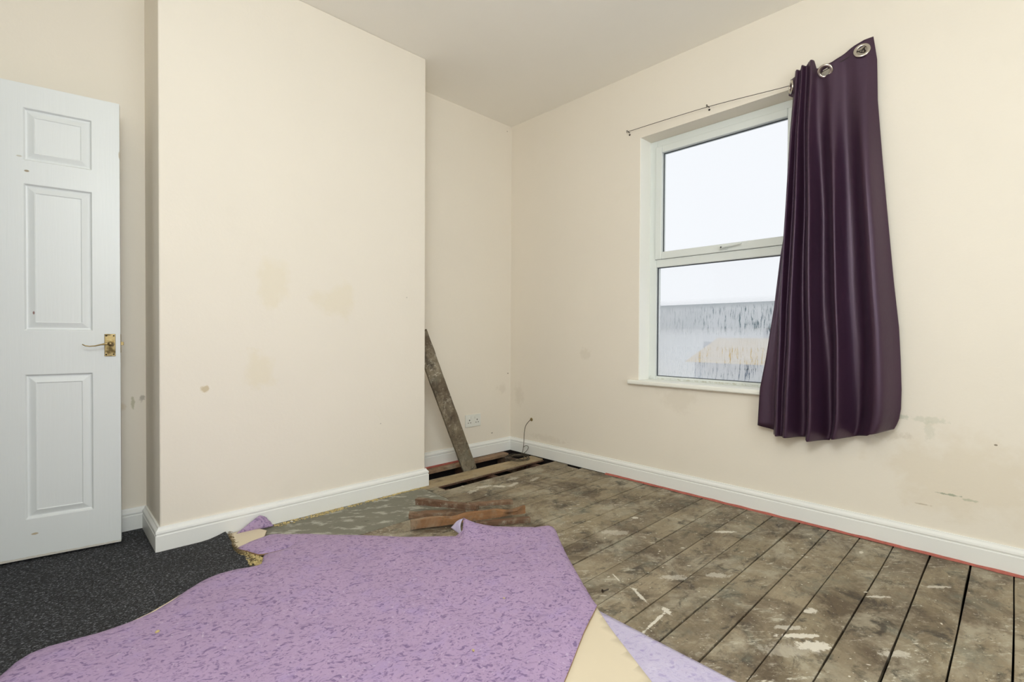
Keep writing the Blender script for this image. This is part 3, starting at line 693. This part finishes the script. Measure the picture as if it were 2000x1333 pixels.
def door_mat():
    t = NT('white_door_gloss'); c = s2l((222, 226, 226))
    col = t.mix(t.noise(3, 4), tuple(x*.98 for x in c), tuple(min(1, x*1.01) for x in c))
    for sp in (((.289, 0, 1.575), (.009, .1, .005), s2l((140, 120, 80)), .9, 5, .4, .1), ((.273, 0, .118), (.012, .1, .005), s2l((170, 150, 110)), .8, 40, .4, .3), ((.272, 0, 1.01), (.004, .1, .008), s2l((120, 50, 40)), .8, 40, .4, .2),
               ((.31, 0, 1.63), (.01, .1, .004), s2l((185, 180, 165)), .8, 30, .4, .3), ((.0, 0, 1.70), (.004, .1, .02), s2l((190, 180, 160)), .8, 60, .4, .3), ((.30, 0, .024), (.5, .1, .006), s2l((185, 172, 145)), .5, 60, .4, .5)):
        col = t.spot(col, *sp)
    t.bump(t.noise(60, 4, .6, t.vmul(t.co, (1.5, 1, .08))), .12, .003)
    return t.fin(col, .38)
obj('door_leaf', door_bm(), door_mat(), door, bevel=.0015)
bm = nb(); box(bm, (.016, .0, .830), (.053, .004, .926)); bp = obj('handle_plate', bm, M_brass, door, bevel=.0015); bp['label'] = 'worn brass lever plate'
bm = nb()
for x in (.022, .047):
    for z in (.838, .918): lathe(bm, [(.0001, 0), (.003, 0), (.0025, .0015), (.0001, .002)], (x, .004, z), (0, 1, 0), 10)
obj('screw', bm, M_hole, bp)
bm = nb(); lathe(bm, [(.012, 0), (.011, .006), (.008, .012), (.008, .036), (.010, .040), (.009, .048), (.0001, .050)], (.031, .004, .884), (0, 1, 0), 18)
pts = [(.031, .046, .884), (.045, .047, .884), (.062, .047, .881), (.080, .046, .876), (.098, .045, .8745), (.112, .044, .877), (.121, .043, .883)]
tube(bm, pts, [.006, .0050, .0032, .0026, .0024, .0024, .0020], 10)
lv = obj('door_handle', bm, M_brass, door, smooth=True); lv['label'] = 'curved brass lever'
bm = nb(); box(bm, (-.0015, -.027, .845), (.0005, -.008, .925)); box(bm, (-.011, -.023, .877), (0, -.012, .892)); lt = obj('latch', bm, M_brass, door, bevel=.001); lt['label'] = 'tarnished latch bolt in the door edge'
bm = nb()
for z in (.25, 1.0, 1.70): tube(bm, [(DW+.004, .004, z-.04), (DW+.004, .004, z+.04)], .006, 10); box(bm, (DW, -.03, z-.04), (DW+.002, .002, z+.04))
obj('hinge', bm, M_brass, door)

# ---------------------------------------------------------------- double socket
so = empty('wall_socket', (-.396, 0, .282)); tag(so, 'white double power socket low on the alcove wall', 'socket')
bm = nb(); box(bm, (-.074, -.009, -.046), (.074, 0, .046)); sp_ = obj('faceplate', bm, M_socket, so, bevel=.003, bseg=3)
for sx in (-.037, .037):
    bm = nb()
    box(bm, (sx-.0035, -.0096, .000), (sx+.0035, -.0088, .010)); box(bm, (sx-.015, -.0096, -.017), (sx-.007, -.0088, -.012)); box(bm, (sx+.007, -.0096, -.017), (sx+.015, -.0088, -.012))
    o = obj('pin_slot', bm, M_hole, so); o['label'] = 'three dark pin slots'
for sx in (-.018, .018):
    bm = nb(); box(bm, (sx-.007, -.0125, .014), (sx+.007, -.009, .034)); o = obj('switch', bm, M_socket, so, bevel=.001)

# ---------------------------------------------------------------- cable from the wall
cab = empty('television_cable', (0, -.237, .273)); tag(cab, 'dark cable from a hole in the window wall, coiled on the lone floorboard', 'cable')
def rel(pts, o): return [tuple(Vector(p)-Vector(o)) for p in pts]
def smooth_path(pts, n=8):
    out = []; P_ = [Vector(p) for p in pts]
    for i in range(len(P_)-1):
        p0 = P_[max(0, i-1)]; p1 = P_[i]; p2 = P_[i+1]; p3 = P_[min(len(P_)-1, i+2)]
        for k in range(n):
            t = k/n; out.append(.5*((2*p1)+(-p0+p2)*t+(2*p0-5*p1+4*p2-p3)*t*t+(-p0+3*p1-3*p2+p3)*t**3))
    out.append(P_[-1]); return out
O = (0, -.237, .273)
bm = nb(); pts = [(.005, -.237, .273), (-.012, -.232, .268), (-.030, -.205, .225), (-.036, -.195, .17), (-.040, -.195, .11), (-.055, -.205, .06), (-.10, -.235, .030)]
cc = Vector((-.175, -.262, .008))
for i in range(78):
    a = .6 + i*.42; r = .078 + .020*math.sin(i*.31) ; pts.append((cc.x + r*1.0*math.cos(a)+.010*math.sin(i*.2), cc.y + r*.95*math.sin(a)+.006*math.cos(i*.31), .006+.010*(.5+.5*math.sin(i*.9))+.0))
tube(bm, rel(smooth_path(pts, 4), O), .0023, 6)
obj('flex', bm, M_flex, cab, smooth=True)
bm = nb(); pts = [(-.055, -.205, .06), (-.045, -.225, .075), (-.030, -.235, .062), (-.048, -.235, .038), (-.10, -.245, .022)]
tube(bm, rel(smooth_path(pts, 6), O), .0022, 6); obj('flex_loop', bm, M_flex, cab, smooth=True)
bm = nb(); lathe(bm, [(.0001, .001), (.012, .001), (.014, .0), (.012, .0035), (.006, .003), (.0001, .002)], (0, 0, 0), (-1, 0, 0), 18)
for v in bm.verts: v.co += noise.noise_vector(v.co*120)*.0012
h_ = obj('wall_hole', bm, simple('crumbled_plaster', (140, 122, 78), .9, nz=.4, sc_=90), cab); h_['label'] = 'crumbled hole the cable comes out of'

# ---------------------------------------------------------------- leaning plank
Y0 = -.205
bm = nb(); A_ = [Vector((-.640, Y0, -.022)), Vector((-.523, Y0, -.022))]; dirv = Vector((-.404, -.01, .9147)).normalized(); L = 1.075
side = Vector((math.cos(.0)*.905, -.10, .40)).normalized(); wd = .104; base = Vector((-.520, Y0+.004, -.018)); th = .020
nn = dirv.cross(side).normalized(); 
if nn.y > 0: nn = -nn
n = 40; rows_ = []
for i in range(n+1):
    t = i/n; s0 = t*L
    jl = .003*noise.noise((t*14, 1, 0)); jr = .003*noise.noise((t*11, 5, 0))
    r_ = []
    for j in range(6):
        u = j/5; ln = s0
        if i == n: ln += .016*noise.noise((u*4, 8, 0)) - .050*u*0 - .030*(1-u) + .0
        if i == 0: ln += .012*noise.noise((u*5, 3, 0))
        p = base + dirv*ln - side*(wd*(1-u)) + side*(jl*(1-u)+jr*u); r_.append(p)
    rows_.append(r_)
Fv = [[bm.verts.new(p) for p in r_] for r_ in rows_]; Bv = [[bm.verts.new(p-nn*th) for p in r_] for r_ in rows_]
for i in range(n):
    for j in range(5):
        bm.faces.new((Fv[i][j], Fv[i][j+1], Fv[i+1][j+1], Fv[i+1][j])); bm.faces.new((Bv[i][j], Bv[i+1][j], Bv[i+1][j+1], Bv[i][j+1]))
    bm.faces.new((Fv[i][0], Fv[i+1][0], Bv[i+1][0], Bv[i][0])); bm.faces.new((Fv[i][5], Bv[i][5], Bv[i+1][5], Fv[i+1][5]))
for i in (0, n):
    for j in range(5): bm.faces.new((Fv[i][j], Bv[i][j], Bv[i][j+1], Fv[i][j+1]))
tag(obj('loose_plank', bm, M_plank, bevel=.002), 'grey weathered plank leaning out of the floor gap against the chimney breast', 'plank')

# ---------------------------------------------------------------- heap of broken timber
def stick(p0, p1, w_, h, seed, m, label, tw=0.0, jag=.015, taper=(1, 1), split=0.0):
    p0, p1 = Vector(p0), Vector(p1); d = p1-p0; L_ = d.length; d.normalize()
    sx = d.cross(Vector((0, 0, 1))).normalized(); up = sx.cross(d)
    mid = (p0+p1)/2; root_rot = math.atan2(d.y, d.x)
    bm = nb(); n = 26; m_ = 4; rings = []
    for i in range(n+1):
        t = i/n; k = lerp(taper[0], taper[1], t); ring = []
        prof = [(-1, -1), (-.33, -1), (.33, -1), (1, -1), (1, 0), (1, 1), (.33, 1), (-.33, 1), (-1, 1), (-1, 0)]
        for a, b in prof:
            w2 = w_*.5*k; h2 = h*.5*lerp(1, k, .4)
            ln = t*L_
            if i == 0: ln -= jag*(.5+noise.noise((a*2.1+seed, b*2.1, seed)))
            if i == n: ln += jag*(.5+noise.noise((a*2.1, b*2.1+seed, seed+5)))
            aa = a*w2*(1+.10*noise.noise((t*6, seed, a))); bb = b*h2*(1+.14*noise.noise((t*5, seed+3, a*.7)))
            if split and b > 0: bb -= split*h*max(0, noise.noise((t*4, seed, 9)))*2*(1 if a > 0 else .4)
            ang = tw*t; a3, b3 = aa*math.cos(ang)-bb*math.sin(ang), aa*math.sin(ang)+bb*math.cos(ang)
            P3 = p0 + d*ln + sx*a3 + up*b3 - mid
            P3 = Matrix.Rotation(-root_rot, 3, 'Z') @ P3
            ring.append(bm.verts.new(P3))
        rings.append(ring)
    for a, b in zip(rings, rings[1:]):
        for j in range(10): bm.faces.new((a[j], a[(j+1) % 10], b[(j+1) % 10], b[j]))
    bm.faces.new(rings[0][::-1]); bm.faces.new(rings[-1])
    o = obj('timber_offcut', bm, m, bevel=.0015); o.location = mid; o.rotation_euler = (0, 0, root_rot)
    tag(o, label, 'timber offcut', 'broken timber in the heap on the floorboards'); return o
stick((-1.475, -.865, .024), (-.992, -1.130, .047), .022, .044, 1, M_orange, 'orange-brown pine offcut across the front of the heap, paler end at left', split=.6, taper=(1.05, .75))
stick((-1.325, -.685, .056), (-1.175, -.985, .064), .036, .030, 2, M_brown, 'dark crumbly offcut lying crosswise on top of the heap', split=.3, taper=(1, .6))
stick((-1.40, -.735, .016), (-1.19, -.90, .020), .050, .022, 3, M_brown2, 'flat brown offcut at the left, underneath the crosswise piece', split=.3)
stick((-1.165, -.925, .062), (-.975, -1.02, .054), .040, .016, 5, M_brown2, 'rough grey-brown splinter along the back of the heap at right', split=.4, taper=(.7, 1))
stick((-1.23, -1.045, .0115), (-1.00, -1.180, .0115), .030, .022, 7, M_brown, 'dark offcut with a nail in its end, lowest at the right of the heap', taper=(.9, 1), jag=.006)

# ---------------------------------------------------------------- curtain wire and hooks
cw = empty('curtain_wire', (-.03, -1.10, 2.241)); tag(cw, 'thin dark curtain wire strung above the window between hooks', 'curtain wire')
O = (-.03, -1.10, 2.241)
wp = [(-.024, -1.101, 2.241), (-.03, -1.62, 2.224), (-.040, -2.05, 2.186), (-.045, -2.13, 2.190), (-.05, -2.21, 2.200), (-.042, -2.335, 2.238), (-.028, -2.353, 2.243)]
bm = nb(); tube(bm, rel(smooth_path(wp, 8), O), .0016, 6); obj('wire', bm, M_wire, cw)
for y, z in ((-1.101, 2.241), (-1.623, 2.232), (-2.357, 2.243)):
    bm = nb(); tube(bm, rel([(.004, y, z), (-.020, y, z)], O), .0022, 6)
    hook = [(-.020+.007*math.cos(a)-.007, y+.002, z+.007*math.sin(a)) for a in [k*.6 for k in range(9)]]
    tube(bm, rel(hook, O), .0018, 6)
    lathe(bm, [(.0001, -.001), (.006, -.001), (.005, .002), (.0001, .003)], tuple(Vector((-.001, y, z-.014))-Vector(O)), (-1, 0, 0), 10)
    obj('hook', bm, M_wire, cw)
bm = nb(); tube(bm, rel([(-.03, -2.325, 2.250), (-.035, -2.345, 2.232), (-.032, -2.365, 2.228), (-.03, -2.378, 2.226)], O), .0022, 6); tube(bm, rel([(-.03, -2.345, 2.235), (-.03, -2.350, 2.250), (-.03, -2.362, 2.256)], O), .002, 6); obj('wire_end', bm, M_wire, cw)

# ---------------------------------------------------------------- curtain
cur = empty('curtain', (-.06, -2.2, 2.2)); tag(cur, 'dark purple eyelet curtain hanging crooked over the right half of the window', 'curtain')
CO = Vector((-.06, -2.2, 2.2))
topY = [-2.075, -2.098, -2.104, -2.113, -2.122, -2.133, -2.161, -2.168, -2.183, -2.235, -2.306, -2.360, -2.388]
topZ = [2.244, 2.238, 2.252, 2.254, 2.252, 2.266, 2.258, 2.222, 2.219, 2.226, 2.262, 2.280, 2.290]
botY = [-2.003, -2.092, -2.174, -2.181, -2.241, -2.250, -2.326, -2.405, -2.414, -2.489]
botZ = [.430, .433, .442, .434, .438, .452, .466, .492, .500, .523]
Lz = [.43, .64, .90, 1.08, 1.33, 1.59, 1.94, 2.09, 2.25]; Ly = [-2.001, -2.004, -2.015, -2.020, -2.032, -2.045, -2.058, -2.068, -2.078]
Rz = [.522, .545, .569, .614, .70, .837, .971, 1.174, 1.424, 1.746, 2.002, 2.186, 2.295]; Ry = [-2.484, -2.494, -2.501, -2.507, -2.508, -2.503, -2.496, -2.476, -2.455, -2.428, -2.408, -2.403, -2.388]
pos = [[.035, .11, .24, .52, .86], [.035, .15, .31, .55, .87], [.05, .15, .37, .58, .86]]
wid = [[.030, .024, .042, .10, .12], [.028, .042, .050, .060, .10], [.030, .06, .058, .060, .10]]
amp = [[.020, .022, .030, .008, .004], [.045, .065, .085, .080, .085], [.050, .080, .105, .100, .100]]
def prof3(tab, k, v):
    return sinterp([0, .45, 1], [tab[0][k], tab[1][k], tab[2][k]], v)
def cdepth(u, v):
    d = 0
    for k in range(5):
        p, w_, a = prof3(pos, k, v), prof3(wid, k, v), prof3(amp, k, v)
        d = max(d, 0) + a*math.exp(-((u-p)/w_)**2)
    d += .006*noise.noise((u*7, v*1.5, 3)) + .004*noise.noise((u*16+v*2, v*2.5, 8))*v
    # diagonal pull creases from the eyelets
    d += .006*math.exp(-((u-.42-(v)*.5)/.05)**2)*math.exp(-v*7)
    return d
def cpoint(u, v):
    zt = interp([-y for y in topY], topZ, -lerp(-2.076, -2.388, u)); zb = interp([-y for y in botY], botZ, -lerp(-2.003, -2.487, u))
    z = lerp(zt, zb, v); vl = lerp(2.245, .430, v); vr = lerp(2.295, .522, v)
    yl = interp(Lz, Ly, vl); yr = interp(Rz, Ry, vr)
    y = lerp(yl, yr, u)
    b0 = lerp(.045, lerp(.060, .030, u), v**.6)
    if u > .9: b0 = lerp(b0, .018, (u-.9)/.1*.7)
    D_ = cdepth(u, v)
    # rounded bottom right
    y += .010*math.sin(u*30+v*3)*(1-abs(2*u-1))*v*.6
    return Vector((-(b0+D_), y, z))
NU, NV = 190, 210
eye = [(Vector((0, -2.209, 2.188)), .55), (Vector((0, -2.352, 2.230)), .0)]
bm = nb(); G = [[bm.verts.new(cpoint(i/NU, j/NV)-CO) for i in range(NU+1)] for j in range(NV+1)]
eyec = []
for c, tilt in eye:
    best = min((v for r_ in G for v in r_), key=lambda v: (v.co.y+CO.y-c.y)**2+(v.co.z+CO.z-c.z)**2); eyec.append(best.co.copy())
for j in range(NV):
    for i in range(NU):
        q = (G[j][i], G[j][i+1], G[j+1][i+1], G[j+1][i]); ce = sum((v.co for v in q), Vector())/4
        if any(((ce.y-e.y)/(.0205))**2+((ce.z-e.z)/(.0205*(.72 if k == 0 else 1)))**2 < 1 for k, e in enumerate(eyec)): continue
        f = bm.faces.new(q); f.smooth = True
bmesh.ops.delete(bm, geom=[v for v in bm.verts if not v.link_faces], context='VERTS')
cl = obj('cloth', bm, M_curtain, cur); cl.data.shade_smooth()
sm = cl.modifiers.new('solid', 'SOLIDIFY'); sm.thickness = .0012; sm.offset = 0
# folded-back layer behind the leading edge
bm = nb(); bz = [.455, .467, .655, .817, 1.08, 1.338, 1.6, 2.10, 2.121, 2.125, 2.20, 2.215]; by = [-1.919, -1.920, -1.929, -1.957, -1.993, -2.019, -2.058, -2.075, -2.072, -2.046, -2.050, -2.056]
pr = None
for j in range(91):
    z = lerp(.465, 2.213, j/90); yl = interp(bz, by, z); yr = interp(Lz, Ly, z)-.03; r_ = []
    for i in range(13):
        u = i/12; y = lerp(yl, yr, u); x = -lerp(.048, .052, math.sin(u*3)) - .006*math.sin(u*7+z*2)
        zz = z - (.020*u if j == 0 else 0)
        r_.append(bm.verts.new(Vector((x, y, zz))-CO))
    if pr:
        for i in range(12): bm.faces.new((pr[i], pr[i+1], r_[i+1], r_[i])).smooth = True
    pr = r_
bl = obj('folded_edge', bm, M_curtain, cur); sm = bl.modifiers.new('solid', 'SOLIDIFY'); sm.thickness = .0012; sm.offset = 0
def eyelet(c, axis, sq=1.0):
    bm = nb(); lathe(bm, [(.020, -.002), (.0195, .001), (.021, .0035), (.026, .0045), (.031, .0035), (.033, .0), (.031, -.002)], (0, 0, 0), axis, 40, True)
    for v in bm.verts: v.co += c
    o = obj('eyelet', bm, M_chrome, cur, smooth=True); o['label'] = 'round steel eyelet'; return o
eyelet(eyec[0]+Vector((-.012, 0, 0)), (-.75, .0, -.66)); eyelet(eyec[1]+Vector((-.004, 0, 0)), (-.96, -.1, .15))
eyelet(Vector((-.062, -2.063, 2.166))-CO, (-.50, .86, 0))

# ---------------------------------------------------------------- outside: the other side of the street, seen through the misted pane
M_slate = simple('blue_grey_slate', (66, 90, 96), .7, nz=.15, sc_=1.5); M_render = simple('pale_render', (228, 232, 232), .8, nz=.04, sc_=1)
M_ybrick = simple('yellow_brick', (196, 168, 108), .85, nz=.2, sc_=4); M_dglass = simple('dark_window_glass', (104, 118, 134), .2)
M_tarmac = simple('lightened_tarmac', (214, 218, 220), .6, nz=.05, sc_=1); M_grey = simple('grey_garage_door', (150, 162, 176), .6, nz=.05); M_blue = simple('violet_blue_car_paint', (92, 92, 160), .3); M_hedge = simple('dull_green_hedge', (92, 98, 74), .9, nz=.4, sc_=5)
GZ = -3.0
bm = nb(); box(bm, (.5, -40, GZ-.2), (60, 40, GZ)); struct('ground', bm, M_tarmac, 'pale street and yards outside, lightened to brighten the mist')  # ground colour lifted to bounce more skylight into the misted pane
def house(name, loc, w_, d_, he, hr, wall_m, roof_m, label, wins):
    r_ = empty(name, loc); tag(r_, label, 'house')
    bm = nb(); box(bm, (0, -w_/2, 0), (d_, w_/2, he)); obj('wall', bm, wall_m, r_)
    bm = nb(); o_ = .3
    v = [bm.verts.new(p) for p in ((-o_, -w_/2-.1, he-.1), (d_+o_, -w_/2-.1, he-.1), (d_/2, -w_/2-.1, hr), (-o_, w_/2+.1, he-.1), (d_+o_, w_/2+.1, he-.1), (d_/2, w_/2+.1, hr))]
    for f in ((0, 1, 2), (3, 5, 4), (0, 2, 5, 3), (1, 4, 5, 2), (0, 3, 4, 1)): bm.faces.new([v[i] for i in f])
    obj('roof', bm, roof_m, r_)
    for y0, y1, z0, z1 in wins:
        bm = nb(); box(bm, (-.06, y0, z0), (.04, y1, z1)); obj('window', bm, M_dglass, r_, bevel=.02)
    bm = nb(); box(bm, (d_/2-.3, -w_*.3-.35, hr-.6), (d_/2+.3, -w_*.3+.35, hr+.9)); obj('chimney', bm, M_ybrick, r_)
house('terraced_house', (16, 5.5, GZ), 16, 7, 4.32, 5.42, M_render, M_slate, 'pale terraced house with a slate roof, across the street through the misted pane', [(-6, -5, 3.0, 4.2), (-3, -2, 3.0, 4.2), (-.6, .2, 2.6, 3.7), (4, 5, 3.0, 4.2)])
house('outbuilding', (8.5, .2, GZ), 4.6, 3, 3.42, 3.88, M_grey, M_ybrick, 'low outbuilding with a yellowish roof nearer the window', [(-1.9, -.9, 2.3, 3.2), (-.5, .3, 2.3, 3.2), (.8, 2.0, 2.3, 3.2)])
bm = nb(); box(bm, (0, -3.2, 0), (.25, 3.2, 1.4)); o = obj('garden_wall', bm, M_render); o.location = (9.5, 6.6, GZ); tag(o, 'pale yard wall outside, lower left in the misted pane', 'wall')
bm = nb()
for i in range(26): crumbs(bm, random.uniform(0, 1), random.uniform(-2.2, 2.2), random.uniform(.2, 1.0), random.uniform(.3, .5))
o = obj('hedge', bm, M_hedge); o.location = (13.2, 2.6, GZ+.8); tag(o, 'dull green hedge behind the low outbuilding', 'hedge')
car_ = empty('parked_car', (5.4, -.35, GZ), math.radians(80)); tag(car_, 'violet-blue car parked in the yard below the window', 'car')
bm = nb(); prof = [(-2, .35), (-2, .8), (-1.5, .95), (-1.0, 1.4), (.6, 1.42), (1.2, 1.0), (1.95, .85), (2.05, .35)]
A = [bm.verts.new((x, -.85, z)) for x, z in prof]; B = [bm.verts.new((x, .85, z)) for x, z in prof]
for i in range(8): bm.faces.new((A[i], A[(i+1) % 8], B[(i+1) % 8], B[i]))
bm.faces.new(A); bm.faces.new(B[::-1]); obj('body', bm, M_blue, car_, bevel=.08)
for x in (-1.3, 1.3):
    for y in (-.86, .70):
        bm = nb(); lathe(bm, [(.0001, 0), (.33, 0), (.33, .16), (.0001, .16)], (x, y, .33), (0, 1, 0), 20); obj('wheel', bm, M_hole, car_)
